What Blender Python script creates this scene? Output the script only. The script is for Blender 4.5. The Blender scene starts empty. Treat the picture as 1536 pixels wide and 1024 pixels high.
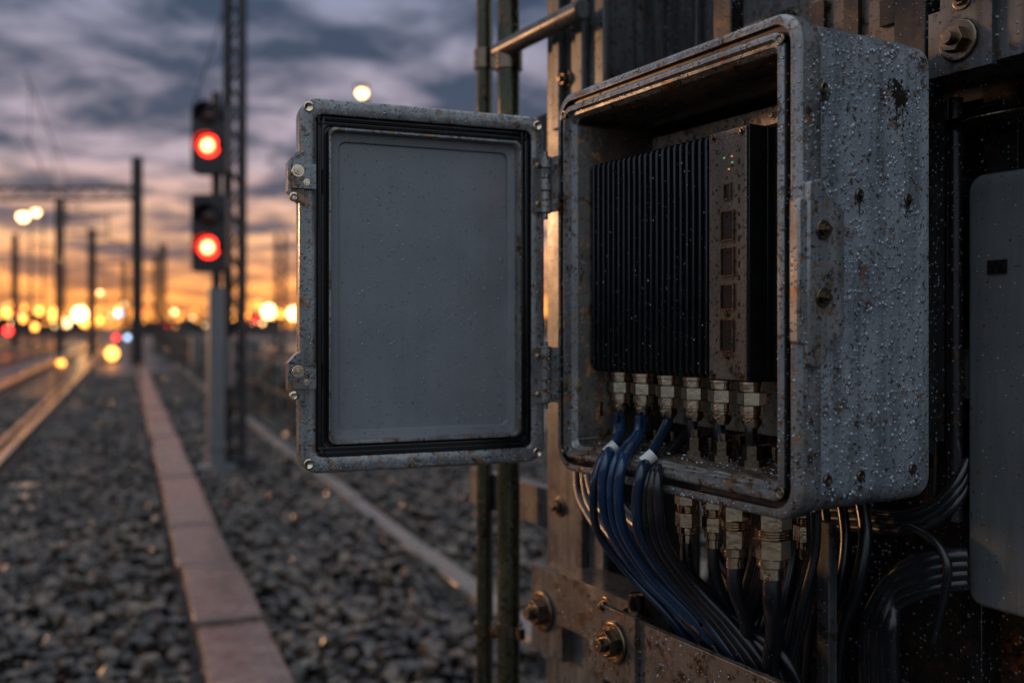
import bpy, bmesh, math, random
import numpy as np
from mathutils import Matrix, Vector
random.seed(7); rng=np.random.default_rng(7)
scene=bpy.context.scene
EYE=1.5
# ------------------------------------------------------------------ frames
A=math.radians(-60.3)
RACK=Matrix.Translation((0.063,1.376,1.312))@Matrix.Rotation(A,4,'Z')      # equipment frame
DOOR=Matrix.Translation((0.047,1.384,1.311))@Matrix.Rotation(math.radians(21.5),4,'Z')
TRK=Matrix.Rotation(math.radians(21.68),4,'Z')                              # railway frame
ID=Matrix.Identity(4)
def px_to_rack(px,py,y):
    """image pixel back-projected to the rack-frame point in the vertical plane y"""
    a=(px-768)/1454
    x=(a*(1.376+.4955*y)-.063-.8686*y)/(.4955+.8686*a)
    Y=1.376-.8686*x+.4955*y
    return (x,y,.188-(py-491)/1454*Y)
# ------------------------------------------------------------------ mesh builder
class MB:
    def __init__(s): s.v=[];s.f=[];s.m=[]
    def add(s,vs,fs,m=0):
        o=len(s.v); s.v+= [tuple(p) for p in vs]
        for f in fs: s.f.append([i+o for i in f]); s.m.append(m)
    def box(s,x0,x1,y0,y1,z0,z1,m=0):
        s.add([(x0,y0,z0),(x1,y0,z0),(x1,y1,z0),(x0,y1,z0),(x0,y0,z1),(x1,y0,z1),(x1,y1,z1),(x0,y1,z1)],
              [(0,3,2,1),(4,5,6,7),(0,1,5,4),(1,2,6,5),(2,3,7,6),(3,0,4,7)],m)
    def cyl(s,p0,p1,r0,r1=None,n=16,m=0,rot=0):
        if r1 is None:r1=r0
        p0=Vector(p0);p1=Vector(p1);d=(p1-p0).normalized()
        a=d.orthogonal().normalized();b=d.cross(a)
        vs=[];
        for p,r in((p0,r0),(p1,r1)):
            for i in range(n):
                t=2*math.pi*i/n+rot; vs.append(p+a*math.cos(t)*r+b*math.sin(t)*r)
        fs=[(i,(i+1)%n,n+(i+1)%n,n+i) for i in range(n)]+[tuple(range(n))[::-1],tuple(range(n,2*n))]
        s.add(vs,fs,m)
    def lathe(s,p0,axis,prof,n=20,m=0):
        p0=Vector(p0);d=Vector(axis).normalized();a=d.orthogonal().normalized();b=d.cross(a);vs=[]
        for h,r in prof:
            for i in range(n):
                t=2*math.pi*i/n; vs.append(p0+d*h+(a*math.cos(t)+b*math.sin(t))*r)
        fs=[]
        for k in range(len(prof)-1):
            for i in range(n): fs.append((k*n+i,k*n+(i+1)%n,(k+1)*n+(i+1)%n,(k+1)*n+i))
        fs+= [tuple(range(n))[::-1],tuple(range((len(prof)-1)*n,len(prof)*n))]
        s.add(vs,fs,m)
    def loops(s,L,mats=None,cap0=True,cap1=True,m0=0,m1=0):
        n=len(L[0]);o=len(s.v)
        for l in L: s.v+=[tuple(p) for p in l]
        for k in range(len(L)-1):
            for i in range(n):
                s.f.append([o+k*n+i,o+k*n+(i+1)%n,o+(k+1)*n+(i+1)%n,o+(k+1)*n+i]); s.m.append(mats[k] if mats else 0)
        if cap0: s.f.append([o+i for i in range(n)][::-1]); s.m.append(m0)
        if cap1: s.f.append([o+(len(L)-1)*n+i for i in range(n)]); s.m.append(m1)
    def tube(s,pts,r,n=10,m=0,sub=8,closed=False):
        P=[Vector(p) for p in pts]; C=[]
        N=len(P)
        for i in range(N if closed else N-1):
            if closed: a,b,c,d=P[i-1],P[i],P[(i+1)%N],P[(i+2)%N]
            else: a=P[max(i-1,0)];b=P[i];c=P[i+1];d=P[min(i+2,N-1)]
            for k in range(sub):
                t=k/sub
                C.append(.5*((2*b)+(c-a)*t+(2*a-5*b+4*c-d)*t*t+(3*b-a-3*c+d)*t**3))
        if not closed: C.append(P[-1])
        up=None;L=[]
        for i,p in enumerate(C):
            t=((C[(i+1)%len(C)] if (closed or i<len(C)-1) else p)-(C[i-1] if (closed or i>0) else p)).normalized()
            if up is None: up=t.orthogonal().normalized()
            up=(up-t*up.dot(t)).normalized(); b=t.cross(up)
            L.append([p+(up*math.cos(2*math.pi*k/n)+b*math.sin(2*math.pi*k/n))*r for k in range(n)])
        if closed: L.append(L[0]); s.loops(L,[m]*(len(L)-1),False,False)
        else: s.loops(L,[m]*(len(L)-1),m0=m,m1=m)
        return C
    def extr(s,pts,axis,d,m=0):
        n=len(pts); q=[tuple(Vector(p)+Vector(d)) for p in pts]
        s.add(list(pts)+q,[tuple(range(n))[::-1],tuple(range(n,2*n))]+[(i,(i+1)%n,n+(i+1)%n,n+i) for i in range(n)],m)
    def bolt(s,c,d,r,m=0,stub=True):
        c=Vector(c);d=Vector(d).normalized()
        s.lathe(c,d,[(0,r*1.5),(r*.22,r*1.5),(r*.3,r*1.42)],20,m)
        s.cyl(c+d*r*.3,c+d*r*1.0,r,r*.94,6,m,rot=random.random())
        if stub: s.cyl(c+d*r*1.0,c+d*r*1.55,r*.5,r*.45,12,m)
    def make(s,name,mats,parent=None,M=ID,bevel=0,smooth=35,top=False):
        me=bpy.data.meshes.new(name); me.from_pydata(s.v,[],s.f); 
        for m in mats: me.materials.append(m)
        me.polygons.foreach_set('material_index',s.m)
        bm=bmesh.new(); bm.from_mesh(me)
        bmesh.ops.recalc_face_normals(bm,faces=bm.faces)
        if smooth:
            c=math.radians(smooth)
            for f in bm.faces: f.smooth=True
            for e in bm.edges:
                if len(e.link_faces)==2 and e.calc_face_angle(0)>c: e.smooth=False
        bm.to_mesh(me); bm.free()
        ob=bpy.data.objects.new(name,me); scene.collection.objects.link(ob)
        if parent: ob.parent=parent
        else: ob.matrix_world=M
        if bevel:
            b=ob.modifiers.new('bev','BEVEL'); b.width=bevel; b.segments=2; b.limit_method='ANGLE'; b.angle_limit=math.radians(40)
            b.harden_normals=False
        return ob
def empty(name,M=ID,parent=None):
    e=bpy.data.objects.new(name,None); scene.collection.objects.link(e); e.empty_display_size=.1
    if parent: e.parent=parent
    e.matrix_local=M
    return e
def rr(x0,x1,z0,z1,r,y,n=7):
    P=[]
    for cx,cz,a0 in((x1-r,z1-r,0),(x0+r,z1-r,90),(x0+r,z0+r,180),(x1-r,z0+r,270)):
        for i in range(n+1):
            t=math.radians(a0+90*i/n); P.append((cx+r*math.cos(t),y,cz+r*math.sin(t)))
    return P
def rri(x0,x1,z0,z1,R,i,y): return rr(x0+i,x1-i,z0+i,z1-i,max(R-i,.01),y)
# ------------------------------------------------------------------ materials
def newmat(name):
    m=bpy.data.materials.new(name); m.use_nodes=True; nt=m.node_tree
    return m,nt,nt.nodes['Principled BSDF']
def N(nt,t,**k):
    n=nt.nodes.new(t)
    for a,b in k.items():
        if a in n.inputs: n.inputs[a].default_value=b
        else: setattr(n,a,b)
    return n
def ramp(nt,src,stops):
    r=nt.nodes.new('ShaderNodeValToRGB'); e=r.color_ramp.elements
    while len(e)<len(stops): e.new(.5)
    for i,(p,c) in enumerate(stops):
        e[i].position=p; e[i].color=(c,c,c,1) if isinstance(c,(int,float)) else (*c,1)
    nt.links.new(src,r.inputs[0]); return r
def mix(nt,fac,a,b,bt='MIX'):
    m=nt.nodes.new('ShaderNodeMix'); m.data_type='RGBA'; m.blend_type=bt
    for s,i in((fac,0),(a,6),(b,7)):
        if hasattr(s,'links') or hasattr(s,'is_output'): nt.links.new(s,m.inputs[i])
        elif isinstance(s,(int,float)): m.inputs[i].default_value=s
        else: m.inputs[i].default_value=(*s,1)
    return m.outputs[2]
def MT(nt,op,a,b_=None,c_=None,clamp=False):
    m_=nt.nodes.new('ShaderNodeMath');m_.operation=op;m_.use_clamp=clamp
    for i,s in enumerate((a,b_,c_)):
        if s is None: continue
        if isinstance(s,(int,float)): m_.inputs[i].default_value=s
        else: nt.links.new(s,m_.inputs[i])
    return m_.outputs[0]
def beads(nt,tc,scale,dens):
    """height field of small rain beads, 0..1"""
    v=N(nt,'ShaderNodeTexVoronoi',Scale=scale);nt.links.new(tc,v.inputs['Vector'])
    s=nt.nodes.new('ShaderNodeSeparateColor');nt.links.new(v.outputs['Color'],s.inputs[0])
    thr=MT(nt,'MULTIPLY',MT(nt,'POWER',s.outputs[0],2.0),dens)
    h=MT(nt,'MULTIPLY',MT(nt,'SUBTRACT',thr,v.outputs['Distance']),5.0,clamp=True)
    return MT(nt,'POWER',h,.5)
def weather(name,c1,c2,rust=.5,rough=(.35,.6),metal=0.,streak=.5,wear=.0,rustc=(.11,.045,.018),bump=.25,speck=130,coat=0,wet=0,wscale=170):
    m,nt,P=newmat(name); L=nt.links
    tc=nt.nodes.new('ShaderNodeTexCoord').outputs['Object']
    def noise(sc,det=2,mp=None,r=.6):
        n=N(nt,'ShaderNodeTexNoise',Scale=sc,Detail=det,Roughness=r)
        if mp:
            q=nt.nodes.new('ShaderNodeMapping'); q.inputs['Scale'].default_value=mp; L.new(tc,q.inputs[0]); L.new(q.outputs[0],n.inputs['Vector'])
        else: L.new(tc,n.inputs['Vector'])
        return n.outputs[0]
    big=noise(11,4)
    col=mix(nt,ramp(nt,big,[(.32,0),(.68,1)]).outputs[0],c1,c2)
    if streak>0:
        st=ramp(nt,noise(6,3,(10,10,.7)),[(.42,0),(.68,1)]).outputs[0]
        col=mix(nt,MT(nt,'MULTIPLY',st,streak),col,tuple(c*.28 for c in c1))
    if rust>0:
        sp=noise(speck,2,None,.7)
        a=ramp(nt,sp,[(.66-.1*rust,0),(.69-.1*rust,1)]).outputs[0]
        b=ramp(nt,noise(24,5,None,.75),[(.68-.14*rust,0),(.73-.14*rust,1)]).outputs[0]
        rc=mix(nt,ramp(nt,noise(75,1),[(.4,0),(.62,1)]).outputs[0],tuple(c*.18 for c in rustc),tuple(c*1.7 for c in rustc))
        col=mix(nt,MT(nt,'MULTIPLY',MT(nt,'MAXIMUM',a,b),.92),col,rc)
    rg=ramp(nt,big,[(.3,rough[0]),(.7,rough[1])]).outputs[0]
    if wet>0:
        h=beads(nt,tc,wscale,wet)
        col=mix(nt,MT(nt,'MULTIPLY',h,.35),col,(.5,.53,.58))
        rg=mix(nt,MT(nt,'MULTIPLY',h,3.,clamp=True),rg,(.05,.05,.05))
        b2=N(nt,'ShaderNodeBump',Strength=1.,Distance=.0022);L.new(h,b2.inputs['Height']);nor=b2.outputs[0]
    else:
        bp=N(nt,'ShaderNodeBump',Strength=bump,Distance=.001)
        L.new(noise(260,2,None,.7),bp.inputs['Height']); nor=bp.outputs[0]
    L.new(col,P.inputs['Base Color']); L.new(rg,P.inputs['Roughness']); L.new(nor,P.inputs['Normal'])
    P.inputs['Metallic'].default_value=metal
    if coat: P.inputs['Coat Weight'].default_value=coat; P.inputs['Coat Roughness'].default_value=.12
    return m
def plain(name,c,rough=.4,metal=0,bump=0,bs=200,coat=0,var=.3,wet=0,wscale=170):
    m,nt,P=newmat(name);L=nt.links
    tc=nt.nodes.new('ShaderNodeTexCoord').outputs['Object']
    n=N(nt,'ShaderNodeTexNoise',Scale=40,Detail=2);L.new(tc,n.inputs['Vector'])
    col=mix(nt,n.outputs[0],tuple(x*(1-var) for x in c),tuple(min(x*(1+var),1) for x in c))
    P.inputs['Metallic'].default_value=metal
    rg=ramp(nt,n.outputs[0],[(.3,max(rough-.08,.03)),(.7,rough+.08)]).outputs[0]
    nor=None
    if wet:
        h=beads(nt,tc,wscale,wet); col=mix(nt,MT(nt,'MULTIPLY',h,.25),col,(.45,.48,.52))
        b2=N(nt,'ShaderNodeBump',Strength=1.,Distance=.002);L.new(h,b2.inputs['Height'])
        nor=b2.outputs[0]; rg=mix(nt,MT(nt,'MULTIPLY',h,3.,clamp=True),rg,(.05,.05,.05))
    elif bump:
        n2=N(nt,'ShaderNodeTexNoise',Scale=bs,Detail=2);L.new(tc,n2.inputs['Vector'])
        b=N(nt,'ShaderNodeBump',Strength=bump,Distance=.001);L.new(n2.outputs[0],b.inputs['Height']);nor=b.outputs[0]
    if nor: L.new(nor,P.inputs['Normal'])
    L.new(col,P.inputs['Base Color']);L.new(rg,P.inputs['Roughness'])
    if coat: P.inputs['Coat Weight'].default_value=coat
    return m
def glow(name,c,s,nee=False):
    m,nt,P=newmat(name); P.inputs['Base Color'].default_value=(*c,1); P.inputs['Emission Color'].default_value=(*c,1); P.inputs['Emission Strength'].default_value=s
    m.cycles.emission_sampling='FRONT' if nee else 'NONE'
    return m
M_box=weather('enclosure_paint',(.21,.245,.28),(.37,.405,.44),rust=.68,rough=(.13,.33),streak=.6,coat=.35,wet=.52,wscale=190,speck=165,rustc=(.10,.048,.022))
M_rim=weather('enclosure_rim_paint',(.15,.165,.175),(.33,.345,.35),rust=.95,rough=(.10,.27),metal=.4,streak=.5,rustc=(.17,.09,.035),coat=.35,wet=.44,wscale=210,speck=190)
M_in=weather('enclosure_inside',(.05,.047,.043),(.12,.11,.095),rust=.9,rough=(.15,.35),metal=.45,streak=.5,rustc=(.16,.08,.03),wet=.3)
M_door=weather('door_paint',(.150,.165,.175),(.190,.205,.218),rust=.02,rough=(.28,.4),streak=.1,speck=260,coat=.15,bump=.12,wet=.13,wscale=120)
M_gask=plain('rubber_gasket',(.008,.008,.009),.22,coat=.3)
M_black=plain('black_anodised_metal',(.018,.020,.023),.24,.55,wet=.28,wscale=240)
M_panel=weather('computer_face_plate',(.13,.118,.105),(.19,.17,.145),rust=.6,rough=(.22,.36),metal=.6,streak=.3,rustc=(.05,.028,.014),speck=260,wet=.3,wscale=260)
M_port=plain('port_dark',(.004,.004,.005),.35)
M_chrome=plain('nickel_plated_brass',(.66,.54,.40),.13,1,bump=.4,bs=120)
M_gl=plain('dark_steel_fitting',(.18,.14,.10),.22,1,bump=.4)
M_blue=plain('blue_cable_jacket',(.010,.036,.092),.22,coat=.3)
M_cab=plain('black_cable_jacket',(.006,.007,.010),.30,coat=.12,wet=.25,wscale=220)
M_label=plain('white_label',(.55,.55,.55),.5)
M_steel=weather('weathered_steel',(.055,.062,.068),(.120,.128,.132),rust=.8,rough=(.28,.5),metal=.2,streak=.9,rustc=(.07,.04,.022),wet=.38)
M_dsteel=weather('dark_weathered_steel',(.014,.015,.016),(.034,.035,.035),rust=.8,rough=(.2,.4),metal=.4,streak=.6,rustc=(.045,.022,.010),wet=.45)
M_rusty=weather('rusty_girder',(.15,.143,.13),(.080,.073,.065),rust=.95,rough=(.2,.42),metal=.35,streak=.7,rustc=(.065,.036,.018),wet=.38)
M_pipe=weather('greenish_conduit',(.05,.055,.035),(.10,.10,.06),rust=.8,rough=(.12,.3),metal=.6,streak=.7,rustc=(.10,.05,.02),wet=.35)
M_jb=weather('junction_box_paint',(.135,.15,.155),(.165,.18,.187),rust=.1,rough=(.35,.5),streak=.3,wet=.2,wscale=150)
M_plate=weather('galvanised_plate',(.42,.37,.30),(.58,.52,.43),rust=.8,rough=(.2,.4),metal=.15,streak=.4,rustc=(.16,.08,.03))
M_led=glow('led_green',(.25,.7,.25),.25); M_leda=glow('led_amber',(1,.5,.12),.3)
m,nt,P=newmat('water_drop')
tcn=nt.nodes.new('ShaderNodeTexCoord');nn=N(nt,'ShaderNodeTexNoise',Scale=120);nt.links.new(tcn.outputs['Object'],nn.inputs['Vector']);rp=ramp(nt,nn.outputs[0],[(.3,.02),(.8,.08)]);nt.links.new(rp.outputs[0],P.inputs['Roughness'])
nt.links.new(mix(nt,ramp(nt,nn.outputs[0],[(.35,0),(.65,1)]).outputs[0],(.12,.135,.15),(.40,.44,.49)),P.inputs['Base Color'])
P.inputs['Coat Weight'].default_value=1;P.inputs['Coat Roughness'].default_value=.02;P.inputs['Metallic'].default_value=.3
M_drop=m
M_stain=plain('rust_stain',(.022,.016,.012),.35,var=.6)
# ------------------------------------------------------------------ droplets
def ico(sub):
    bm=bmesh.new(); bmesh.ops.create_icosphere(bm,subdivisions=sub,radius=1); v=np.array([x.co[:] for x in bm.verts]); f=np.array([[q.index for q in p.verts] for p in bm.faces]); bm.free(); return v,f
IV,IF=ico(2); IV1,IF1=ico(1)
def npmesh(name,V,F,mats,parent=None,smooth=True,M=ID):
    me=bpy.data.meshes.new(name); nf=len(F);k=F.shape[1]
    me.vertices.add(len(V)); me.vertices.foreach_set('co',V.astype(np.float32).ravel())
    me.loops.add(nf*k); me.loops.foreach_set('vertex_index',F.astype(np.int32).ravel())
    me.polygons.add(nf); me.polygons.foreach_set('loop_start',np.arange(0,nf*k,k,dtype=np.int32))
    me.update(calc_edges=True); me.validate()
    me.polygons.foreach_set('use_smooth',[smooth]*nf)
    for m in mats: me.materials.append(m)
    ob=bpy.data.objects.new(name,me); scene.collection.objects.link(ob)
    if parent: ob.parent=parent
    else: ob.matrix_world=M
    return ob
def drops(name,o,U,W,Nn,count,rmin,rmax,parent,tall=1.25,pw=3.2):
    o=np.array(o);U=np.array(U);W=np.array(W);Nn=np.array(Nn)
    uh=U/np.linalg.norm(U);wh=W/np.linalg.norm(W)
    ab=rng.random((count,2))
    n=len(ab); r=rmin+(rmax-rmin)*rng.random(n)**pw
    c=o+ab[:,:1]*U+ab[:,1:]*W
    el=1+(tall-1)*rng.random(n)
    V=c[:,None,:]+(r[:,None]*IV[None,:,0])[:,:,None]*uh+((r*el)[:,None]*IV[None,:,1])[:,:,None]*wh+((r*.7)[:,None]*IV[None,:,2])[:,:,None]*Nn
    F=IF[None]+(np.arange(n)*len(IV))[:,None,None]
    return npmesh(name,V.reshape(-1,3),F.reshape(-1,3),[M_drop],parent)
# ================================================================== ENCLOSURE
enc=empty('equipment_enclosure',RACK)
b=MB(); R=.036; X1=.458;Z0=-.012;Z1=.514;DP=.212; SX=X1-.005
def e(i,y): return rri(0,X1,Z0,Z1,R,i,y)
L=[e(.014,DP),e(.006,DP-.005),e(.005,DP-.015),e(.005,.036),e(0,.030),e(0,.006),e(.0015,.002),e(.005,0),e(.0115,0),e(.0125,.007),e(.0185,.007),e(.0195,-.001),e(.0225,-.003),e(.027,-.003),e(.0285,.004),e(.0325,.004),e(.034,.009),e(.037,.012),e(.041,.19)]
mats=[0,0,0,1,1,1,1,1,3,3,3,1,1,1,1,1,1,2]
b.loops(L,mats,m0=0,m1=2)
b.make('body',[M_box,M_rim,M_in,M_dsteel],enc,smooth=50)
b=MB()
pl=[(.006,.335),(.026,.340),(.034,.322),(.052,.314),(.058,.306),(.058,.186),(.052,.178),(.038,.172),(.030,.152),(.018,.146),(.006,.150)]
b.extr([(SX-.001,y,z) for y,z in pl],0,(.013,0,0),0)
pl=[(-.004,.318),(.012,.322),(.012,.168),(-.004,.172)]
b.extr([(SX-.006,y,z) for y,z in pl],0,(.014,0,0),0)
b.make('latch_keeper',[M_rim],enc,bevel=.0025)
b=MB()
for z in(.287,.218): b.bolt((SX+.012,.026,z),(1,0,0),.0068)
for y,z in((.093,.329),(.170,.329),(.045,.030),(.095,.031),(.178,.032),(.04,.435)):
    b.lathe((SX+.0002,y,z),(1,0,0),[(0,.006),(.0015,.006),(.0022,.005),(.0018,.003),(.0008,.001)],14,0)
b.make('screws',[M_gl],enc)
b=MB()
def stain(cy,cz,w,h,runs):
    pts=[];n=40
    for i in range(n):
        t=2*math.pi*i/n; k=1+random.uniform(-.45,.35); pts.append((SX+.0003,cy+w*math.cos(t)*k,cz+h*math.sin(t)*k))
    b.extr(pts,0,(.0003,0,0))
    for i in range(int(w*2500)):
        a=random.uniform(0,6.28);q=random.uniform(.9,2.2);r=random.uniform(.0006,.0018)
        b.cyl((SX+.0002,cy+w*q*math.cos(a),cz+h*q*math.sin(a)-.004),(SX+.0005,cy+w*q*math.cos(a),cz+h*q*math.sin(a)-.004),r,n=7)
    for dy,l in runs:
        k=8; le=[];ri=[]
        for i in range(k+1):
            z=cz-l*i/k; wv=.0011*(1-.6*i/k)*random.uniform(.5,1.4); o=random.uniform(-.0005,.0005)
            le.append((SX+.00025,cy+dy-wv+o,z)); ri.append((SX+.00025,cy+dy+wv+o,z))
        b.extr(le+ri[::-1],0,(.0002,0,0))
stain(.158,.440,.013,.013,[(-.006,.035),(.004,.05)])
stain(.152,.452,.007,.006,[])
stain(.04,.428,.004,.008,[(-.001,.03)])
stain(.093,.325,.005,.006,[(0,.02)]);stain(.17,.324,.004,.006,[(0,.018)])
stain(.045,.028,.004,.006,[]);stain(.095,.029,.004,.005,[]);stain(.178,.03,.004,.006,[])
b.make('rust_runs',[M_stain],enc,smooth=0)
b=MB()
for z0 in(.350,.080):
    z=z0
    for k,h in enumerate((.018,.014,.018,.014,.018)):
        r=.0085 if k%2==0 else .0075
        b.lathe((-.014,-.010,z+.0006),(0,0,1),[(0,r*.85),(.001,r),(h-.002,r),(h-.0012,r*.85)],18,0); z+=h
    b.cyl((-.014,-.010,z0-.008),(-.014,-.010,z+.006),.0042,n=12)
    b.box(-.013,.011,-.004,-.0005,z0+.002,z0+.080)
    for zz in(.014,.068): b.bolt((.004,-.004,z0+zz),(0,-1,0),.0032,stub=False)
b.make('hinges',[M_rim],enc,bevel=.0008)
b=MB()
for z in(.06,.44):
    for x in(.05,.40): b.box(x-.02,x+.02,DP-.001,.262,z-.02,z+.02)
b.make('mounting_feet',[M_dsteel],enc,bevel=.002)
b=MB(); b.box(.045,.405,.165,.169,.05,.462,0)
b.box(.04,.41,.140,.155,.440,.462,0)
for x in(.06,.39):
    for z in(.07,.445): b.bolt((x,.165,z),(0,-1,0),.005)
for i in range(7): b.bolt((.08+i*.05,.140,.451),(0,-1,0),.004,0,False)
b.make('mounting_plate',[M_plate],enc,bevel=.001)
b=MB()
for px,py in((862,655),(880,600),(868,410)):
    x,y,z=px_to_rack(px,py,.05); x+=.012; b.box(x-.012,x+.014,.04,.07,z-.012,z+.012,0); b.bolt((x,.04,z),(0,-1,0),.006,1); b.cyl((x+.02,.05,z),(x+.02,.05,z-.02),.005,n=10,m=1)
for i in range(9):
    x=.06+i*.038; b.box(x,x+.014,.10,.125,.030,.040+random.uniform(0,.016),random.choice([0,1])); b.cyl((x+.022,.112,.029),(x+.022,.112,.045),.004,n=6,m=1)
for x,z in((.024,.484),(X1-.024,.484),(.024,.018),(X1-.024,.018)):
    b.lathe((x,.003,z),(0,-1,0),[(0,.0065),(.0065,.0065),(.0072,.005),(.005,.002)],14,1)
b.make('terminal_fittings',[M_dsteel,M_gl],enc,bevel=.0008)
def gland(b,c,r,h,up=1,m=0):
    x,y,z=c; k=-1
    seg=[(0,.10,r*1.0,20),(.10,.34,r*1.18,6),(.34,.46,r*.92,20),(.46,.72,r*1.12,6),(.72,.84,r*.9,20),(.84,1.0,r*.72,20)]
    for a,bb,rad,n in seg:
        b.lathe((x,y,z-h*a),(0,0,-1),[(0,rad*.94),(h*.012,rad),(h*(bb-a)-h*.012,rad),(h*(bb-a),rad*.93)],n,m)
    for i in range(3): b.lathe((x,y,z-h*(.345+.035*i)),(0,0,-1),[(0,r*.92),(h*.01,r*1.0),(h*.02,r*.92)],20,m)
EXT=[(.224,.050,.0125),(.262,.060,.0125),(.3075,.052,.0155),(.3667,.052,.0185)]
b=MB()
for x,y,r in EXT: gland(b,(x,y,Z0+.0045),r,.085 if r>.015 else .072)
for x,r in((.30,.014),(.24,.013),(.35,.014),(.19,.012)): gland(b,(x,.125,Z0+.0045),r,.075)
b.make('cable_glands',[M_chrome],enc,smooth=30)
b=MB()
CON=[.0595,.1098,.1638,.2154,.266,.3173]
for x in CON[3:]:
    b.lathe((x,.07,.026),(0,0,1),[(0,.016),(.008,.016),(.009,.011),(.024,.011),(.025,.008),(.034,.008)],6,0)
b.make('floor_glands',[M_gl],enc,smooth=30)
DX=SX+.0001
drops('water_drops_side',(DX,.038,Z0+.02),(0,.155,0),(0,0,.488),(1,0,0),2600,.0005,.0024,enc)
drops('water_drops_top',(.03,.03,Z1-.0048),(.40,0,0),(0,.16,0),(0,0,1),500,.0006,.0024,enc,1)
drops('water_drops_rim_top',(.03,-.0002,Z1-.0085),(.39,0,0),(0,0,.004),(0,-1,0),110,.0005,.0015,enc)
drops('water_drops_rim_bottom',(.03,-.0002,Z0+.003),(.39,0,0),(0,0,.006),(0,-1,0),170,.0005,.0018,enc)
drops('water_drops_rim_near',(X1-.0105,-.0002,.03),(.005,0,0),(0,0,.44),(0,-1,0),130,.0005,.0016,enc)
drops('water_drops_rim_lip',(X1-.027,-.0032,.03),(.004,0,0),(0,0,.44),(0,-1,0),90,.0005,.0014,enc)
drops('water_drops_flange',(X1+.0001,.006,.03),(0,.022,0),(0,0,.44),(1,0,0),320,.0005,.0019,enc)
drops('water_drops_under_rim',(.04,.008,Z0-.0005),(.38,0,0),(0,.015,0),(0,0,-1),70,.001,.0026,enc,1.2)
drops('water_drops_inner_sill',(.045,.015,.0292),(.37,0,0),(0,.10,0),(0,0,1),300,.0006,.0022,enc,1)
# ---- door
door=empty('door'); door.parent=enc; door.matrix_local=RACK.inverted()@DOOR
DW=-.347;DZ=.489
def d(i,y): return rri(DW,0,-.002,DZ,.026,i,y)
b=MB()
L=[d(.006,.034),d(.001,.030),d(0,.026),d(0,.004),d(.0012,.001),d(.004,0),d(.0195,0),d(.021,.001),d(.022,.010),d(.036,.010),d(.0365,-.002),d(.038,-.004),d(.0405,-.004),d(.0415,-.002),d(.0425,.0095),d(.053,.0105),d(.0545,.0145)]
mt=[1,1,1,1,1,1,1,2,2,2,2,1,1,1,0,0]
b.loops(L,mt,m0=0,m1=0)
b.make('door_panel',[M_door,M_rim,M_gask],door,smooth=50)
b=MB()
for i,r in((.0262,.0022),(.0325,.0026)):
    lp=d(i,.0085); b.tube(lp,r,8,0,2,True)
b.make('door_gasket',[M_gask],door)
b=MB()
for z0,z1 in((.353,.415),(.097,.155)):
    zc=(z0+z1)/2; q=DW+.342
    pts=[(-.336,z1+.006),(-.346,z1),(-.357,z1-.012),(-.357,z0+.012),(-.346,z0),(-.336,z0-.006)]
    b.extr([(x+q,-.004,z) for x,z in pts],0,(0,.020,0),0)
    b.box(-.352+q,-.322+q,-.010,-.0045,zc-.016,zc+.016,0)
    b.bolt((-.345+q,-.010,zc+.006),(0,-1,0),.0055,1); b.bolt((-.334+q,-.010,zc-.008),(0,-1,0),.003,1,False)
    b.lathe((-.350+q,-.004,z0+.004),(0,-1,0),[(0,.006),(.004,.006),(.005,.004),(.003,.002)],14,1)
for z0 in(.350,.080):
    b.box(-.020,.002,-.0035,-.0005,z0+.002,z0+.08,0)
    for zz in(.014,.068): b.bolt((-.012,-.0035,z0+zz),(0,-1,0),.003,1,False)
b.make('latch_ears',[M_rim,M_chrome],door,bevel=.0015)
b=MB()
for x in(DW+.012,-.012):
    for z in(.0115,DZ-.0135): b.lathe((x,-.0002,z),(0,-1,0),[(0,.0068),(.002,.0068),(.0026,.0055),(.0012,.0035),(.0004,.001)],16,0)
b.make('corner_bushes',[M_chrome],door)
b=MB()
for i in range(60):
    cx=random.uniform(-.27,-.08);cz=random.uniform(.08,.41);a=random.gauss(.6,.8);l=random.uniform(.01,.06)
    if cx+math.cos(a)*l>-.06: continue
    w=random.choice([.00012,.00018,.00028]);k=5;up=[];lo=[];cv=random.uniform(-.006,.006)
    for j_ in range(k+1):
        t=j_/k; x=cx+math.cos(a)*l*t; z=cz+math.sin(a)*l*t*.6+cv*t*t; up.append((x,.0143,z+w*(1-abs(2*t-1)*.8)));lo.append((x,.0143,z))
    b.extr(up+lo[::-1],0,(0,.0001,0))
b.make('scratches',[plain('scratch_bare_metal',(.36,.38,.41),.35)],door,smooth=0)
drops('water_drops_door',(-.288,.0143,.058),(.230,0,0),(0,0,.370),(0,-1,0),800,.0004,.0013,door,pw=4)
for nm,o_,U_,W_ in(('top',(DW+.006,-.0002,DZ-.017),(.335,0,0),(0,0,.013)),('low',(DW+.006,-.0002,.002),(.335,0,0),(0,0,.013)),('far',(DW+.005,-.0002,.03),(.012,0,0),(0,0,.43)),('near',(-.017,-.0002,.03),(.012,0,0),(0,0,.43))):
    drops('water_drops_flange_'+nm,o_,U_,W_,(0,-1,0),150,.0005,.0015,door)
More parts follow.
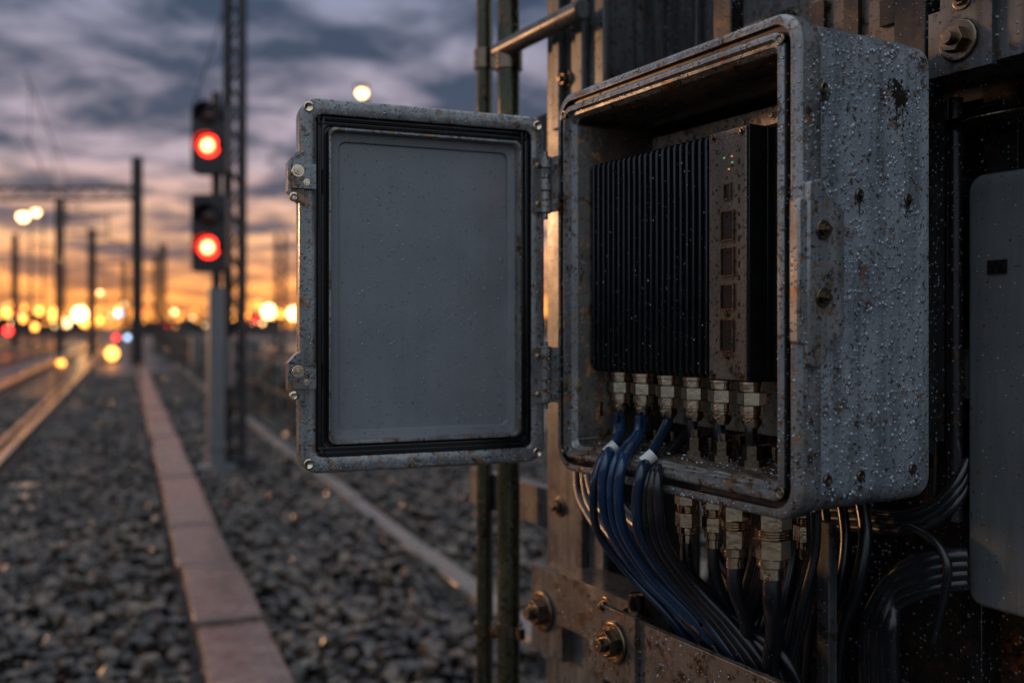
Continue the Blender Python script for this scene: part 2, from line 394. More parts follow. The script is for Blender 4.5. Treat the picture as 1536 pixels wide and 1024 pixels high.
# ================================================================== COMPUTER
pc=empty('industrial_computer',RACK)
zb,zt=.126,.417
b=MB(); b.box(.045,.351,.062,.135,zb,zt,0); b.box(.284,.351,.034,.0618,zb,zt,0)
n=21
for i in range(n):
    x=.045+i*(.239-.0045)/(n-1)+random.uniform(-.0003,.0003)
    pts=[(x,.0615,zb+.002),(x,.034,zb+.002),(x,.030,zb+.008),(x,.030,zt-.008),(x,.034,zt-.002),(x,.0615,zt-.002)]
    b.extr(pts,0,(.0042,0,0),0)
for i in range(7):
    y=.070+i*.0095; b.box(.3512,.361,y,y+.0035,zb+.003,zt-.003,0)
b.make('heat_sink',[M_black],pc,bevel=.0012)
b=MB(); b.box(.2885,.3505,.0295,.0338,zb+.002,zt-.002,0)
b.make('port_panel',[M_panel],pc,bevel=.001)
b=MB()
def port(z0,z1,x0=.311,x1=.333):
    t=.0016
    b.box(x0,x1,.0265,.0293,z0,z0+t,2);b.box(x0,x1,.0265,.0293,z1-t,z1,2);b.box(x0,x0+t,.0265,.0293,z0+t,z1-t,2);b.box(x1-t,x1,.0265,.0293,z0+t,z1-t,2)
    b.box(x0+t,x1-t,.0286,.0292,z0+t,z1-t,1)
port(.334,.353,.316,.328)
for z0,z1 in((.287,.322),(.246,.280),(.208,.238)): 
    port(z0,z1)
    for q in range(3): b.box(.3175+q*.004,.318+q*.004,.0276,.0284,z1-.008,z1-.004,2)
port(.160,.198,.310,.332)
for i in range(6): b.cyl((.317,.0284,.167+i*.005),(.317,.027,.167+i*.005),.0006,n=6,m=2);b.cyl((.324,.0284,.1695+i*.005),(.324,.027,.1695+i*.005),.0006,n=6,m=2)
for x,z in((.296,.409),(.343,.409),(.343,.134),(.296,.134),(.320,.204),(.320,.155)): b.bolt((x,.0293,z),(0,-1,0),.0034,2,False)
for i in range(18): 
    z=.14+i*.0145
    if random.random()<.7: b.box(.338,.3405,.0289,.0293,z,z+random.uniform(.003,.007),1)
    if i%3: b.box(.301,.303,.0289,.0293,z+.003,z+.006,1)
b.make('ports',[M_gl,M_port,M_gl],pc)
b=MB()
for x,z,mm in((.314,.382,0),(.327,.382,1),(.3275,.375,0),(.322,.368,1)): b.box(x,x+.0026,.0285,.0293,z,z+.002,mm)
b.make('status_leds',[M_led,M_leda],pc)
b=MB()
for x in CON:
    b.lathe((x,.07,.1255),(0,0,-1),[(0,.015),(.004,.015),(.005,.0135),(.012,.0135)],20,0)
    b.lathe((x,.07,.1130),(0,0,-1),[(0,.0155),(.001,.0168),(.015,.0168),(.016,.0155)],6,0)
    b.lathe((x,.07,.0965),(0,0,-1),[(0,.0135),(.010,.0135),(.011,.0115),(.013,.0115),(.014,.013),(.020,.012),(.026,.008)],20,0)
b.make('connectors',[M_chrome],pc,smooth=30)
drops('water_drops',(.05,.0297,zb+.01),(.30,0,0),(0,0,.27),(0,-1,0),200,.0004,.0011,pc)
# ================================================================== CABLES
cb=empty('cable_bundle',RACK)
def cable(name,pts,r,m): 
    b=MB(); b.tube(pts,r,12,0,8); return b.make(name,[m],cb,smooth=60)
S=px_to_rack
rB=.0068
M_bluek=plain('dark_blue_cable_jacket',(.008,.020,.045),.22,coat=.3)
front=[ (0,[(930,650,.05),(919,668,.012),(909,690,-.020),(904,735,-.022),(914,790,.00),(955,856,.05),(1010,910,.08),(1055,965,.10),(1090,1060,.12)]),
        (1,[(958,655,.05),(944,676,.012),(933,698,-.020),(928,745,-.022),(938,800,-.005),(980,865,.04),(1035,920,.075),(1080,980,.10),(1110,1060,.12)]),
        (2,[(992,652,.05),(975,684,.012),(962,708,-.020),(955,755,-.022),(962,806,-.01),(1003,868,.03),(1055,925,.07),(1102,990,.09),(1135,1070,.11)])]
for i,pts in front:
    P0=[(CON[i],.07,.078),(CON[i],.069,.066)]+[S(*p) for p in pts]
    cable(('blue_cable','blue_cable','dark_blue_cable')[i],P0,rB,(M_blue,M_blue,M_bluek)[i])
P0=[(CON[0]+.010,.055,.07)]+[S(*p) for p in [(922,655,.05),(910,676,.010),(897,700,-.014),(890,745,-.018),(898,800,.01),(945,862,.05),(1000,920,.08),(1045,980,.11)]]
cable('dark_blue_cable',P0,.0055,M_bluek)
P0=[(CON[1]+.010,.055,.07)]+[S(*p) for p in [(955,650,.05),(936,672,.012),(922,694,-.016),(916,740,-.020),(926,796,.0),(968,860,.045),(1022,915,.078),(1068,972,.10),(1098,1060,.12)]]
cable('blue_cable',P0,.0055,M_blue)
for dx,r in((12,.006),(26,.0065),(40,.006)):
    P0=[(CON[2]+.012,.09,.05)]+[S(*p) for p in [(985+dx*.3,690,.04),(968+dx*.5,712,-.010),(960+dx*.7,760,-.014),(970+dx*.7,815,.0),(1012+dx*.7,875,.04),(1065+dx*.8,935,.07),(1108+dx,1000,.09),(1140+dx,1080,.11)]]
    cable('black_cable',P0,r,M_cab)
for x in CON[3:]: cable('inner_cable',[(x,.07,.078),(x+random.uniform(-.003,.003),.068,.066),(x,.07,.050)],.0075,M_cab)
ends=[(1062,985,.10),(1095,1000,.10),(1128,1010,.10),(1160,1020,.10),(1075,990,.13),(1110,1000,.14),(1190,1010,.13),(1150,1010,.14)]
for (x,y,r),en in zip(EXT+[(.24,.125,.013),(.30,.125,.014),(.35,.125,.014),(.19,.125,.012)],ends):
    z=-.092 if r>.015 else -.080
    eP=S(*en); mid=((x*.45+eP[0]*.55)+.006,(y+eP[1])/2,(z+eP[2])/2)
    cable('gland_cable',[(x,y,z+.012),(x+.001,y,z-.025),mid,eP,(eP[0]+.02,eP[1]+.03,eP[2]-.12)],r*.58,M_cab)
for k in range(18):
    o=k*4; j=random.uniform(-6,6); yy=random.uniform(-.015,.03)
    pts=[S(866+o*.8,700+o*.5,.13+yy),S(870+o*1.1,745+j+o*.3,.12+yy),S(903+o*1.2,800+j,.11+yy),S(960+o*1.2,868+j,.10+yy),S(1022+o*1.3,930+j,.10+yy),S(1060+o*1.7,985,.11+yy),S(1085+o*1.9,1070,.13+yy)]
    cable('black_cable',pts,random.choice([.0052,.0062,.0072]),M_cab)
for k in range(10):
    q=random.uniform(-6,6)
    pts=[S(1225-k*9,768,.12),S(1226-k*10+q,830,.12),S(1205-k*10,900,.12+q*.002),S(1192-k*11,960,.115),S(1170-k*12,1050,.11)]
    cable('black_cable',pts,random.choice([.0055,.0065,.008]),M_cab)
b=MB()
for px,py in((917,674),(973,688)):
    p=Vector(S(px,py,.000)); b.cyl(p+Vector((.002,.006,.006)),p+Vector((-.003,-.006,-.005)),.0082,n=14)
b.make('cable_labels',[M_label],cb)
M_fc=plain('grey_black_conduit',(.012,.014,.017),.25,coat=.25,wet=.3,wscale=200)
for k in range(4):
    pts=[S(1452,832+k*14,.32),S(1400,836+k*15,.30),S(1345,860+k*15,.29),S(1308+k*10,915+k*7,.28),S(1298+k*13,970,.28),S(1302+k*13,1060,.29)]
    cable('flexible_conduit',pts,.0100,M_fc)
for k in range(3):
    pts=[S(1452,690+k*18,.34),S(1430,728+k*15,.32),S(1395,760+k*13,.31),S(1350,772+k*12,.30),S(1300,768+k*12,.30),S(1240,765+k*12,.30)]
    cable('flexible_conduit',pts,.0065,M_fc)
cable('flexible_conduit',[S(1340,780,.30),S(1385,800,.30),S(1415,830,.30),S(1420,870,.30),S(1400,960,.31)],.006,M_fc)
cable('flexible_conduit',[S(1450,620,.36),S(1432,640,.33),S(1438,690,.33),S(1425,740,.33)],.006,M_fc)
for x0,bx_,r in((1262,1240,.007),(1292,1262,.009),(1236,1215,.006)):
    cable('flexible_conduit',[S(x0,755,.27),S(x0+6,810,.26),S((x0+bx_)/2+8,880,.25),S(bx_,950,.26),S(bx_-10,1060,.28)],r,M_cab)
# ================================================================== RACK / STEELWORK
zg=-1.312
post=empty('steel_post',RACK)
b=MB()
b.box(-.349,-.169,.2,.212,zg,1.4,0); b.box(-.266,-.256,.2125,.3995,zg,1.4,0); b.box(-.349,-.169,.4,.412,zg,1.4,0)
b.box(-.31,-.285,.186,.1995,.54,1.4,0); b.box(-.235,-.212,.186,.1995,-.25,1.4,0)
b.make('i_beam',[M_steel],post,bevel=.003)
b=MB()
x,y,z=S(822,918,.18); b.box(x-.055,x+.05,.178,.1995,z-.075,z+.075,0); b.bolt((x-.012,.178,z),(0,-1,0),.024,1)
for px,py in((862,30),(850,120),(840,760)):
    x,y,z=S(px,py,.2); b.bolt((x,.2,z),(0,-1,0),.012,1)
b.make('bracket',[M_steel,M_gl],post,bevel=.002)
for nm,px,r,yy in(('steel_conduit',727,.017,.20),('steel_conduit',763,.0215,.17)):
    x,y,z=S(px,500,yy); b=MB(); b.cyl((x,y,zg),(x,y,1.4),r,n=24)
    zc=S(px,940,yy)[2]
    b.lathe((x,y,zc-.012),(0,0,1),[(0,r),(.0005,r+.006),(.022,r+.006),(.0225,r)],24,1); b.box(x+r,x+r+.03,y-.006,y+.006,zc-.010,zc+.010,1)
    zc=S(px,90,yy)[2]
    b.lathe((x,y,zc-.02),(0,0,1),[(0,r),(.0005,r+.005),(.04,r+.005),(.0405,r)],24,1)
    o=b.make(nm,[M_pipe,M_gl],None,RACK)
frame=empty('equipment_rack',RACK)
b=MB()
x0,_,z0=S(748,78,.16);x1=S(875,20,.16)[0];b.cyl((x0,.16,z0),(x1,.16,z0),.017,n=20)
b.cyl((x0,.16,z0+.13),(x1,.16,z0+.13),.017,n=20)
xa,_,za=S(716,700,.235);xb,_,zb2=S(826,742,.235)
b.box(xa,-.352,.215,.245,za-.075,za,0)
b.box(xa-.02,-.352,.215,.245,za+.62,za+.70,0)
b.box(-.42,-.40,.25,.27,-1.3,1.4,0)
b.make('cross_tubes',[M_steel],frame,bevel=.002)
b=MB()
b.box(.008,1.3,.050,.060,-.305,-.205,0); b.box(.008,1.3,.0602,.13,-.305,-.296,0)
b.box(-.19,.008,.120,.199,-.300,-.215,0)
x,_,z=S(926,962,.046); b.box(x-.045,x+.045,.042,.0495,z-.044,z+.044,0); b.bolt((x,.042,z),(0,-1,0),.019,1); 
b.bolt((x-.032,.05,z+.040),(0,-1,0),.009,1)
x,_,z=S(955,890,.10); b.lathe((x,.1,z-.03),(0,0,1),[(0,.02),(.006,.02),(.007,.012),(.03,.012),(.031,.008)],18,1)
for px,py in((1080,1000),(1190,1010)): 
    x,_,z=S(px,py,.05); b.bolt((x,.05,-.255),(0,-1,0),.007,1)
b.make('angle_beam',[M_rusty,M_gl],frame,bevel=.002)
drops('water_drops',(.01,.0498,-.30),(.5,0,0),(0,0,.09),(0,-1,0),260,.0006,.0018,frame)
b=MB()
b.box(-.20,.21,.425,.433,-.05,1.3,1)
b.box(.185,1.5,.440,.448,-1.0,1.4,2)
b.box(-.20,.185,.452,.460,-1.0,-.045,2)
b.box(.09,.13,.262,.424,-.9,.62,2)
b.box(.36,.405,.263,.30,.05,.9,2)
b.box(.03,.07,.263,.29,-1.0,.9,2)
b.make('back_plates',[M_steel,weather('grey_plate',(.10,.11,.12),(.16,.17,.18),rust=.7,metal=.3,streak=.7,wet=.3),M_dsteel],frame,bevel=.002)
b=MB()
x,_,z=S(1410,112,.25)
b.box(x,1.4,.25,.26,z,z+.2,0);b.box(x,1.4,.2605,.33,z,z+.010,0)
bx,_,bz=S(1442,62,.245); b.box(bx-.04,bx+.04,.241,.2495,bz-.035,bz+.04,0); b.bolt((bx,.241,bz),(0,-1,0),.016,1); b.bolt((bx+.004,.241,bz+.045),(0,-1,0),.008,1)
for q in(1386,1475):
    xx,_,_=S(q,300,.36); b.box(xx,xx+.045,.36,.41,-.05,.9,2)
b.box(.0,1.4,.36,.40,.47,.50,2)
b.box(.0,1.4,.33,.424,.575,.66,3)
b.box(.12,1.0,.27,.32,.50,.56,3)
for i in range(14): b.box(.05+i*.06,.075+i*.06,.322,.3295,.585,.65,2)
xx,_,zq=S(1384,190,.3); b.cyl((xx,.32,zq),(xx+.4,.32,zq),.007,n=12,m=1)
for i in range(8):
    xx,_,zq=S(1398+i%2*22,160+i*62,.355); b.bolt((xx,.358,zq),(0,-1,0),.008,1)
for q,w_ in((1402,.006),(1432,.010)):
    xx,_,_=S(q,300,.33); b.cyl((xx,.33,-.05),(xx,.33,.47),w_,n=12,m=2)
b.box(.33,.46,.345,.352,.10,.16,0)
b.make('girders',[M_steel,M_gl,M_dsteel,M_rusty],frame,bevel=.002)
b=MB()
xx,_,_=S(1225,900,.22); b.box(xx,xx+.02,.22,.235,-1.0,-.06,1)
xx,_,_=S(1440,900,.36); b.box(xx,xx+.03,.36,.40,-1.0,-.06,0)
b.make('lower_struts',[M_dsteel,M_steel],frame,bevel=.001)
jb=empty('junction_box',RACK)
b=MB(); jx0=.4125;jx1=.85;jz0=-.148;jz1=.372
def j(i,y): return rri(jx0,jx1,jz0,jz1,.02,i,y)
b.loops([j(.006,.435),j(.006,.352),j(0,.350),j(0,.336),j(.002,.332),j(.006,.330)],None)
x,_,z=S(1497,400,.33)
b.make('lid_and_body',[M_jb],jb,smooth=50)
b=MB(); b.box(x-.012,x+.012,.327,.3295,z-.008,z+.008,0); b.box(x-.009,x-.002,.326,.3268,z-.005,z+.004,1); b.box(x+.002,x+.009,.326,.3268,z-.005,z+.004,1)
b.make('lock',[M_dsteel,M_port],jb)
drops('water_drops',(.425,.3298,-.13),(.2,0,0),(0,0,.49),(0,-1,0),260,.0005,.0013,jb)
# ================================================================== GROUND
def gmat(name,c1,c2,sc,bump,rough=(.35,.7)):
    m,nt,P=newmat(name);L=nt.links
    tc=nt.nodes.new('ShaderNodeTexCoord').outputs['Object']
    v=N(nt,'ShaderNodeTexVoronoi',Scale=sc);L.new(tc,v.inputs['Vector'])
    n=N(nt,'ShaderNodeTexNoise',Scale=.8,Detail=4);L.new(tc,n.inputs['Vector'])
    bw=nt.nodes.new('ShaderNodeSeparateColor');L.new(v.outputs['Color'],bw.inputs[0])
    c=mix(nt,ramp(nt,bw.outputs[0],[(.3,0),(1,1)]).outputs[0],c1,c2)
    c=mix(nt,ramp(nt,n.outputs[0],[(.35,.0),(.7,.7)]).outputs[0],c,tuple(x*.5 for x in c1))
    L.new(c,P.inputs['Base Color'])
    L.new(ramp(nt,bw.outputs[1],[(.0,rough[0]),(1,rough[1])]).outputs[0],P.inputs['Roughness'])
    b=N(nt,'ShaderNodeBump',Strength=bump,Distance=.03);L.new(v.outputs['Distance'],b.inputs['Height']);L.new(b.outputs[0],P.inputs['Normal'])
    return m
M_ground=gmat('gravel_ground',(.012,.010,.009),(.042,.033,.026),22,.8,(.2,.5))
M_stone=gmat('ballast_stone',(.012,.010,.009),(.19,.140,.10),13,.2,(.10,.36))
b=MB(); b.add([(-1500,-300,0),(1500,-300,0),(1500,2500,0),(-1500,2500,0)],[(0,1,2,3)]); b.make('ground',[M_ground],smooth=0)
def stones(count,u0,u1,v0,v1,r0,r1):
    u=rng.uniform(u0,u1,count);v=rng.uniform(v0,v1,count); r=r0+(r1-r0)*rng.random(count)**1.8
    V=IV1[None]*(1+rng.uniform(-.32,.32,(count,len(IV1),1)))*r[:,None,None]*rng.uniform(.7,1.2,(count,1,3))
    a=rng.uniform(0,6.28,count);c,s=np.cos(a)[:,None],np.sin(a)[:,None]
    x=V[:,:,0]*c-V[:,:,1]*s;y=V[:,:,0]*s+V[:,:,1]*c
    keep=(~((u>.24)&(u<.65)))&(~((u>1.66)&(u<1.9)))
    V=np.stack([x+u[:,None],y+v[:,None],V[:,:,2]*.9+(r*rng.uniform(.1,1.9,count))[:,None]],2)[keep]
    F=IF1[None]+(np.arange(len(V))*len(IV1))[:,None,None]
    return V.reshape(-1,3),F.reshape(-1,3)
Vs,Fs=[],[];o=0
for a in((13000,-1.2,4.2,3.0,8.5,.014,.052),(8500,-1.2,5.5,8.5,16,.02,.055),(7000,-4.2,-1.2,5,22,.024,.05),(4000,-1.2,6,16,32,.03,.06)):
    V,F=stones(*a);Vs.append(V);Fs.append(F+o);o+=len(V)
npmesh('ballast_gravel',np.concatenate(Vs),np.concatenate(Fs),[M_stone],None,False,TRK)
M_conc=weather('red_brown_concrete',(.11,.052,.040),(.25,.125,.095),rust=.65,rough=(.12,.38),streak=0,rustc=(.045,.026,.02),speck=45,bump=.6)
M_concb=weather('grey_brown_concrete',(.10,.062,.050),(.20,.135,.11),rust=.7,rough=(.12,.38),streak=0,rustc=(.045,.03,.024),speck=45,bump=.6)
M_conc2=weather('old_concrete',(.11,.095,.08),(.19,.165,.14),rust=.7,rough=(.2,.5),streak=0,rustc=(.04,.03,.025),speck=40)
b=MB()
b.box(.30,.59,1.0,80,-.05,.045,1)
v=1.2
while v<80:
    o=random.uniform(-.014,.014); b.box(.288+o,.604+o,v,v+1.12,.05,.12+random.uniform(-.014,.010),random.choice([0,0,1])); v+=1.2
b.make('cable_trough',[M_conc,M_concb],None,TRK,bevel=.016)
b=MB();v=2.
while v<40:
    b.box(1.70,1.84,v,v+.97,-.05,.085+random.uniform(-.012,.008)); v+=1.0
b.make('kerb',[M_conc2],None,TRK,bevel=.018)
M_rail=plain('rail_steel',(.92,.72,.46),.17,1,var=.05)
M_railw=plain('rusty_rail_web',(.07,.035,.02),.4,.4)
M_sleep=plain('wet_sleeper_concrete',(.09,.075,.065),.18,var=.5)
for uc in(-1.92,-5.4,-9.2,-13.0):
    b=MB()
    for g in((-.7525,-.60,.60,.7525) if uc>-2 else (-.7525,.7525)):
        u=uc+g; k=.6 if abs(g)<.7 else 1
        prof=[(-.07*k,.05),(.07*k,.05),(.07*k,.065),(.012,.08),(.012,.165),(.036*k,.175),(.036*k,.20),(-.036*k,.20),(-.036*k,.175),(-.012,.165),(-.012,.08),(-.07*k,.065)]
        b.extr([(u+p,-5,z) for p,z in prof],0,(0,500,0),2)
        b.extr([(u+p*k,-5,z) for p,z in ((-.044,.2005),(.044,.2005),(.042,.208),(.018,.212),(-.018,.212),(-.042,.208))],0,(0,500,0),0)
    v=4.
    while v<90: b.box(uc-1.25,uc+1.25,v,v+.26,-.02,.048,1); v+=.65
    b.make('railway_track',[M_rail,M_sleep,M_railw],None,TRK,smooth=0)
# ================================================================== SIGNAL + MASTS
M_blk=plain('signal_black',(.012,.012,.014),.4)
M_galv=plain('galvanised_steel',(.17,.175,.18),.35,.5)
M_dark=plain('dark_mast_steel',(.03,.03,.033),.5,.3)
M_red=glow('signal_red_lamp',(1.0,.025,.012),6,True); M_core=glow('signal_lamp_core',(1.0,.22,.08),13,True)
M_off=plain('unlit_lens',(.05,.012,.01),.2)
sg=empty('railway_signal',Matrix.Translation((-2.96,9.7,0)))
b=MB(); b.cyl((0,0,0),(0,0,.12),.2,n=20); b.cyl((0,0,.12),(0,0,1.9),.085,n=20,m=0); b.cyl((0,0,1.9),(0,0,3.85),.05,n=16,m=1)
b.cyl((0,0,0.3),(0,0,.34),.11,n=20); b.box(-.12,.12,.05,.2,.9,1.4,0)
b.make('post',[M_galv,M_dark],sg)
for zc,h,zl in((3.34,.68,3.27),(2.42,.76,2.28)):
    b=MB(); b.loops([rr(-.17,.17,zc-h/2,zc+h/2,.05,-.10),rr(-.17,.17,zc-h/2,zc+h/2,.05,-.24)],None)
    b.box(-.03,.03,-.10,-.04,zc-.2,zc+.2)
    for z in(zl,zl+.30):
        n=16;pts=[]
        for i in range(n+1):
            t=math.radians(-20+220*i/n); pts.append((.12*math.cos(t),.12*math.sin(t)))
        for i in range(n):
            (xa_,za_),(xb_,zb_)=pts[i],pts[i+1]
            b.add([(xa_,-.24,z+za_),(xb_,-.24,z+zb_),(xb_,-.36,z+zb_),(xa_,-.36,z+za_)],[(0,1,2,3)])
    b.make('signal_head',[M_blk],sg)
    b=MB(); b.lathe((0,-.241,zl),(0,-1,0),[(0,.105),(.01,.10),(.03,.06),(.035,.02)],24,0); b.lathe((0,-.277,zl),(0,-1,0),[(0,.06),(.01,.05),(.015,.01)],20,1)
    b.lathe((0,-.241,zl+.3),(0,-1,0),[(0,.10),(.01,.095),(.03,.04)],24,2)
    b.make('lamp_lenses',[M_red,M_core,M_off],sg)
def lattice(b,x,y,w,h,m=0,step=.4,r=.018):
    for i in(-1,1):
        for k in(-1,1): b.box(x+i*w/2-r,x+i*w/2+r,y+k*w/2-r,y+k*w/2+r,0,h,m)
    z=0.1;fl=1
    while z<h-step:
        for k in(-1,1):
            b.cyl((x-fl*w/2,y+k*w/2,z),(x+fl*w/2,y+k*w/2,z+step),r*.6,n=5,m=m); b.cyl((x+k*w/2,y-fl*w/2,z),(x+k*w/2,y+fl*w/2,z+step),r*.6,n=5,m=m)
        z+=step;fl=-fl
lm=MB(); lattice(lm,0,0,.15,8.5,step=.22,r=.024); lm.box(-.2,.2,-.2,.2,0,.15); lm.cyl((0,0,5.2),(-.45,0,3.75),.008,n=6)
lm.make('lattice_mast',[M_dark],None,Matrix.Translation((-2.90,10.15,0)))
def catmast(x,y,h,w=.35,arm=3,s=1):
    b=MB(); lattice(b,0,0,w,h,step=.7,r=.05)
    if arm:
        for z in(h-1.0,h-2.2): b.cyl((0,0,z),(s*arm,0,z+.15),.05,n=6)
        b.cyl((0,0,h-.2),(s*arm,0,h-.95),.03,n=6); b.cyl((s*arm,0,h-.8),(s*arm,0,h-2.4),.04,n=6)
    b.make('catenary_mast',[M_dark],None,Matrix.Translation((x,y,0)))
catmast(-14.3,37,8.0,.22,0,-1); catmast(-28,60,9.4,.3,3,1); catmast(-13.6,57,7.0,.5,0,-1); catmast(-40,78,9,.3,3,1);catmast(-27,75,8,.3,3,-1); catmast(-44,110,9,.3,3,1);catmast(-36,98,9,.3,2,-1);catmast(-26,60,7.6,.25,2,1)
b=MB()
for z in(6.35,6.75): b.box(-36,-14.3,36.9,37.1,z,z+.10)
x=-36
while x<-14.8: b.cyl((x,37,6.4),(x+.6,37,6.8),.03,n=5); b.cyl((x+.6,37,6.8),(x+1.2,37,6.4),.03,n=5); x+=1.2
for x in(-17,-21,-25,-30): b.cyl((x,37,6.4),(x,37,5.3),.03,n=5)
b.make('signal_gantry',[M_dark])
b=MB()
for u in(-1.92,-5.4,-9.2,-13.0):
    for z in(5.4,6.7): b.cyl((u,22,z),(u,260,z),.015,n=5)
    v=23
    while v<120: b.cyl((u,v,5.4),(u,v,6.7),.012,n=4); v+=7
b.make('overhead_wires',[M_dark],None,TRK)
# ================================================================== LAMPS / TOWN
LW=glow('lamp_warm_white',(1,.58,.24),10); LO=glow('lamp_orange',(1,.34,.05),9); LR=glow('lamp_red',(1,.04,.03),5); LB=glow('lamp_blue_white',(.5,.7,1),4)
def wpos(px,py,Y): return ((px-768)/1454*Y,Y,EYE-(py-491)/1454*Y)  # world point for an image pixel at depth Y
for px,py,Y,r in((35,326,60,.36),(54,321,62,.26),(92,390,85,.28),(543,147,30,.17),(150,440,120,.25),(187,458,110,.2)):
    x,y,z=wpos(px,py,Y); b=MB()
    b.cyl((0,0,0),(0,0,z+.3),.08,.05,n=8); b.cyl((0,0,z+.3),(0,-.8,z+.35),.05,n=6); b.box(-.2,.2,-1.2,-.7,z+.25,z+.36)
    b.lathe((0,-.95,z+.24),(0,0,-1),[(0,r*.6),(r*.3,r),(r*1.0,r*.8),(r*1.4,r*.2)],12,1)
    b.make('street_lamp',[M_dark,LW],None,Matrix.Translation((x,y+.95,0)))
b=MB()
pts=[(86,472,110,.85,1),(98,484,110,.55,0),(120,471,100,.75,0),(127,483,100,.45,1),(365,473,90,.5,1),(403,467,80,.55,0),(413,472,90,.4,1),(440,470,85,.52,0),(424,470,95,.4,1),
     (12,496,60,.26,2),(174,506,45,.13,2),(191,506,42,.10,3),(168,530,40,.25,1),(92,545,38,.13,1),(110,552,38,.11,1),(178,470,160,.55,3),(60,466,150,.6,1),(35,478,150,.5,1),(150,480,160,.5,1),(212,472,160,.4,1),(235,480,150,.25,2),(262,468,150,.3,0),(10,470,140,.55,1),(385,480,140,.35,2),(140,462,150,.45,0),(52,490,120,.4,1),(20,484,130,.4,0),(345,480,120,.3,1)]  # low orange ball by the track: glowing stand-in for a rail reflection
for px,py,Y,r,mi in pts:
    x,y,z=wpos(px,py,Y); 
    b.lathe((x,y,z-r),(0,0,1),[(0,r*.2),(r*.3,r*.7),(r,r),(r*1.7,r*.7),(r*2,r*.2)],12,mi)
    b.cyl((x,y+.2,0),(x,y+.2,max(z-r*.5,.3)),.05,n=5,m=4)
for i in range(150):
    px=random.uniform(-60,470);Y=random.uniform(120,240);x,y,z=wpos(px,random.gauss(473,11),Y)
    z=max(z,1.5); r=random.uniform(.08,.26); b.lathe((x,y,z-r),(0,0,1),[(0,r*.2),(r,r),(r*2,r*.2)],8,random.choice([1,1,0,1,2,1])); b.cyl((x,y+.4,0),(x,y+.4,z),.05,n=4,m=4)
b.make('distant_yard_lamps',[LW,LO,LR,LB,M_dark])
b=MB(); x=-180
while x<40:
    w=random.uniform(5,16);h=random.uniform(1.6,4.2);Y=random.uniform(165,260)
    b.box(x,x+w,Y,Y+10,0,h,0)
    if random.random()<.6: b.extr([(x-.3,Y-.3,h+.01),(x+w+.3,Y-.3,h+.01),(x+w/2,Y-.3,h+w*.10)],0,(0,10.6,0),0)
    for k in range(int(w/2.5)):
        if random.random()<.3: b.box(x+1+k*2.4,x+2+k*2.4,Y-.06,Y-.02,h*.5,h*.5+.9,1)
    x+=w*random.uniform(.8,1.3)
b.make('town_skyline',[plain('distant_building',(.03,.028,.03),.8),LO])
M_leaf=plain('scrub_leaves',(.035,.035,.026),.35,var=.8)
cnt=26000
v=rng.uniform(13,75,cnt);u=2.9+rng.normal(0,.55,cnt)+.4*np.sin(v*.9); hh=(.75+.5*np.sin(v*1.3)+.35*np.sin(v*3.1))
z=np.abs(rng.random(cnt)**.8)*np.clip(hh,.25,None)*np.exp(-((u-2.9)/1.1)**2)
c=np.stack([u,v,z],1); a=rng.normal(size=(cnt,3));a/=np.linalg.norm(a,axis=1)[:,None];bb=np.cross(a,rng.normal(size=(cnt,3)));bb/=np.linalg.norm(bb,axis=1)[:,None]
s_=rng.uniform(.03,.08,cnt)[:,None]
V=np.stack([c-a*s_,c-bb*s_*.5,c+a*s_,c+bb*s_*.5],1).reshape(-1,3);F=np.arange(cnt*4).reshape(-1,4)
npmesh('scrub_hedge',V,F,[M_leaf],None,False,TRK)
b=MB();v=11
while v<80:
    b.box(2.05,2.12,v,v+.07,0,1.15+random.uniform(-.05,.05)); v+=2.2
for z in(.55,1.0): b.box(2.075,2.095,11.1,80,z,z+.02)
b.make('trackside_fence',[M_dark],None,TRK,smooth=0)
for vv,w in((23,.9),(26,.7),(33,1.1)):
    b=MB(); b.box(1.95,1.95+w,vv,vv+.8,0,1.15); b.box(1.91,1.99+w,vv-.04,vv+.84,1.153,1.22); b.box(2.0,1.9+w,vv-.02,vv-.003,.15,1.05)
    b.make('relay_cabinet',[M_galv],None,TRK,bevel=.01)
# ================================================================== SKY
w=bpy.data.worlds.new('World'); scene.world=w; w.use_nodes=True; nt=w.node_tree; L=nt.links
for n_ in list(nt.nodes): nt.nodes.remove(n_)
out=nt.nodes.new('ShaderNodeOutputWorld')
tc=nt.nodes.new('ShaderNodeTexCoord').outputs['Generated']
nrm=nt.nodes.new('ShaderNodeVectorMath');nrm.operation='NORMALIZE';L.new(tc,nrm.inputs[0])
sep=nt.nodes.new('ShaderNodeSeparateXYZ');L.new(nrm.outputs[0],sep.inputs[0])
def mth(op,a,b_=None,c_=None): return MT(nt,op,a,b_,c_)
Z=sep.outputs['Z']
zc=mth('ADD',mth('MAXIMUM',Z,0.0),.12)
cx=mth('DIVIDE',sep.outputs['X'],zc);cy=mth('DIVIDE',sep.outputs['Y'],zc)
cmb=nt.nodes.new('ShaderNodeCombineXYZ');L.new(cx,cmb.inputs[0]);L.new(cy,cmb.inputs[1])
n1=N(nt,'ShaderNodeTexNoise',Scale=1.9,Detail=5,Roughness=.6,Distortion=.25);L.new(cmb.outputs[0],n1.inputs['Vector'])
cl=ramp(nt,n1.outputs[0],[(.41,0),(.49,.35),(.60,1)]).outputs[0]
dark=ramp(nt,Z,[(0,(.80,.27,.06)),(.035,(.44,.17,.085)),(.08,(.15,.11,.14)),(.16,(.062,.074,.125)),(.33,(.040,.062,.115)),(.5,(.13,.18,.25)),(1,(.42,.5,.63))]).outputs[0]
brt=ramp(nt,Z,[(0,(2.0,.68,.11)),(.035,(1.75,.62,.15)),(.085,(1.2,.60,.30)),(.16,(.54,.42,.48)),(.33,(.26,.29,.42)),(.5,(.45,.50,.61)),(1,(.98,1.06,1.2))]).outputs[0]
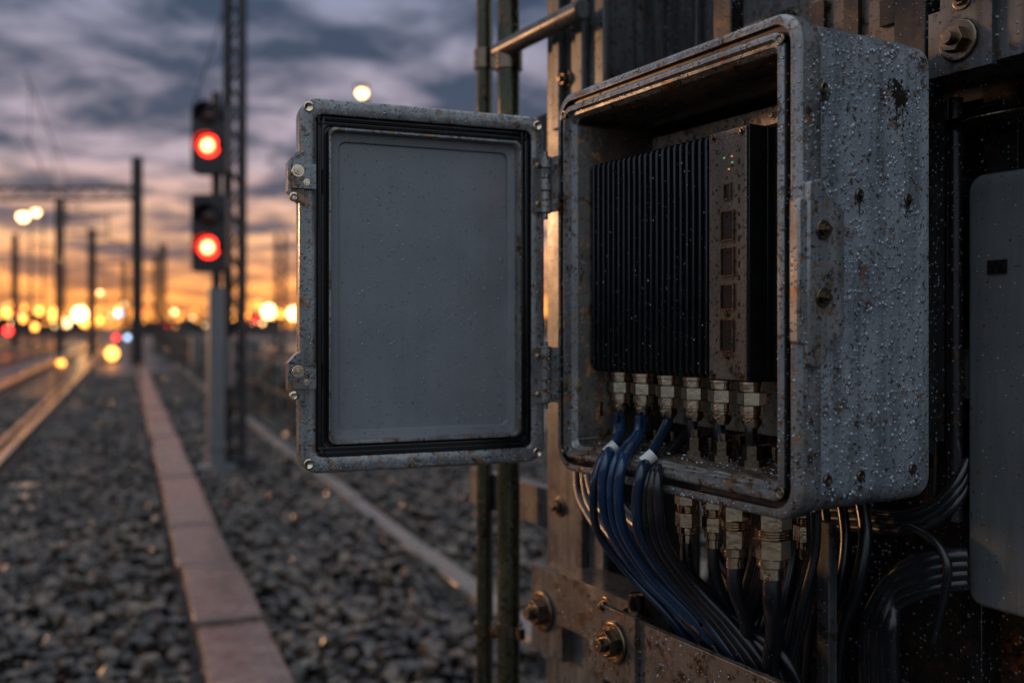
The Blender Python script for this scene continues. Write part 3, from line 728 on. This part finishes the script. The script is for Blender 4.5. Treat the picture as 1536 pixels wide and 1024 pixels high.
sky=mix(nt,cl,dark,brt)
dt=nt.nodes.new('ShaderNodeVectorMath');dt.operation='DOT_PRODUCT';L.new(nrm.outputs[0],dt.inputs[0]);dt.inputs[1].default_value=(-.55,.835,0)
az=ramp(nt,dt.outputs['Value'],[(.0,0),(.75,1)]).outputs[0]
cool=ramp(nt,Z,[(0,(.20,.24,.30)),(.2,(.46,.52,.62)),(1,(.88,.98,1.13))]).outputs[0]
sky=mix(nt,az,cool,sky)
below=mth('GREATER_THAN',Z,-.001)
sky=mix(nt,below,(.02,.018,.018),sky)
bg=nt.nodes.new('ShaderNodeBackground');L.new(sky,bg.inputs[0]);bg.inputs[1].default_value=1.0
ns=nt.nodes.new('ShaderNodeTexSky');ns.sky_type='NISHITA';ns.sun_disc=False;ns.sun_elevation=math.radians(3);ns.sun_rotation=math.radians(-60)
bg2=nt.nodes.new('ShaderNodeBackground');L.new(ns.outputs[0],bg2.inputs[0]);bg2.inputs[1].default_value=.01
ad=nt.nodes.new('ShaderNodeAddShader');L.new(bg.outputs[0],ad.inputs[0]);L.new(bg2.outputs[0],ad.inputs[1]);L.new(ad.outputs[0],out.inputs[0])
sl=bpy.data.lights.new('sun','SUN');sl.energy=1.35;sl.angle=math.radians(6);sl.color=(1,.52,.24)
so=bpy.data.objects.new('sun',sl);scene.collection.objects.link(so)
el=math.radians(7);az_=math.radians(-64); dv=Vector((math.sin(az_)*math.cos(el),math.cos(az_)*math.cos(el),math.sin(el)))
so.rotation_euler=(dv).to_track_quat('Z','Y').to_euler()
# ================================================================== CAMERA
cd=bpy.data.cameras.new('camera');co=bpy.data.objects.new('camera',cd);scene.collection.objects.link(co)
co.location=(0,0,EYE);co.rotation_euler=(math.pi/2,0,0);cd.sensor_width=36;cd.lens=34.08;cd.shift_y=-21/1536
cd.clip_start=.05;cd.clip_end=4000;cd.dof.use_dof=True;cd.dof.focus_distance=1.14;cd.dof.aperture_fstop=2.8
scene.camera=co
scene.view_settings.view_transform='Standard';scene.view_settings.look='None';scene.view_settings.exposure=0
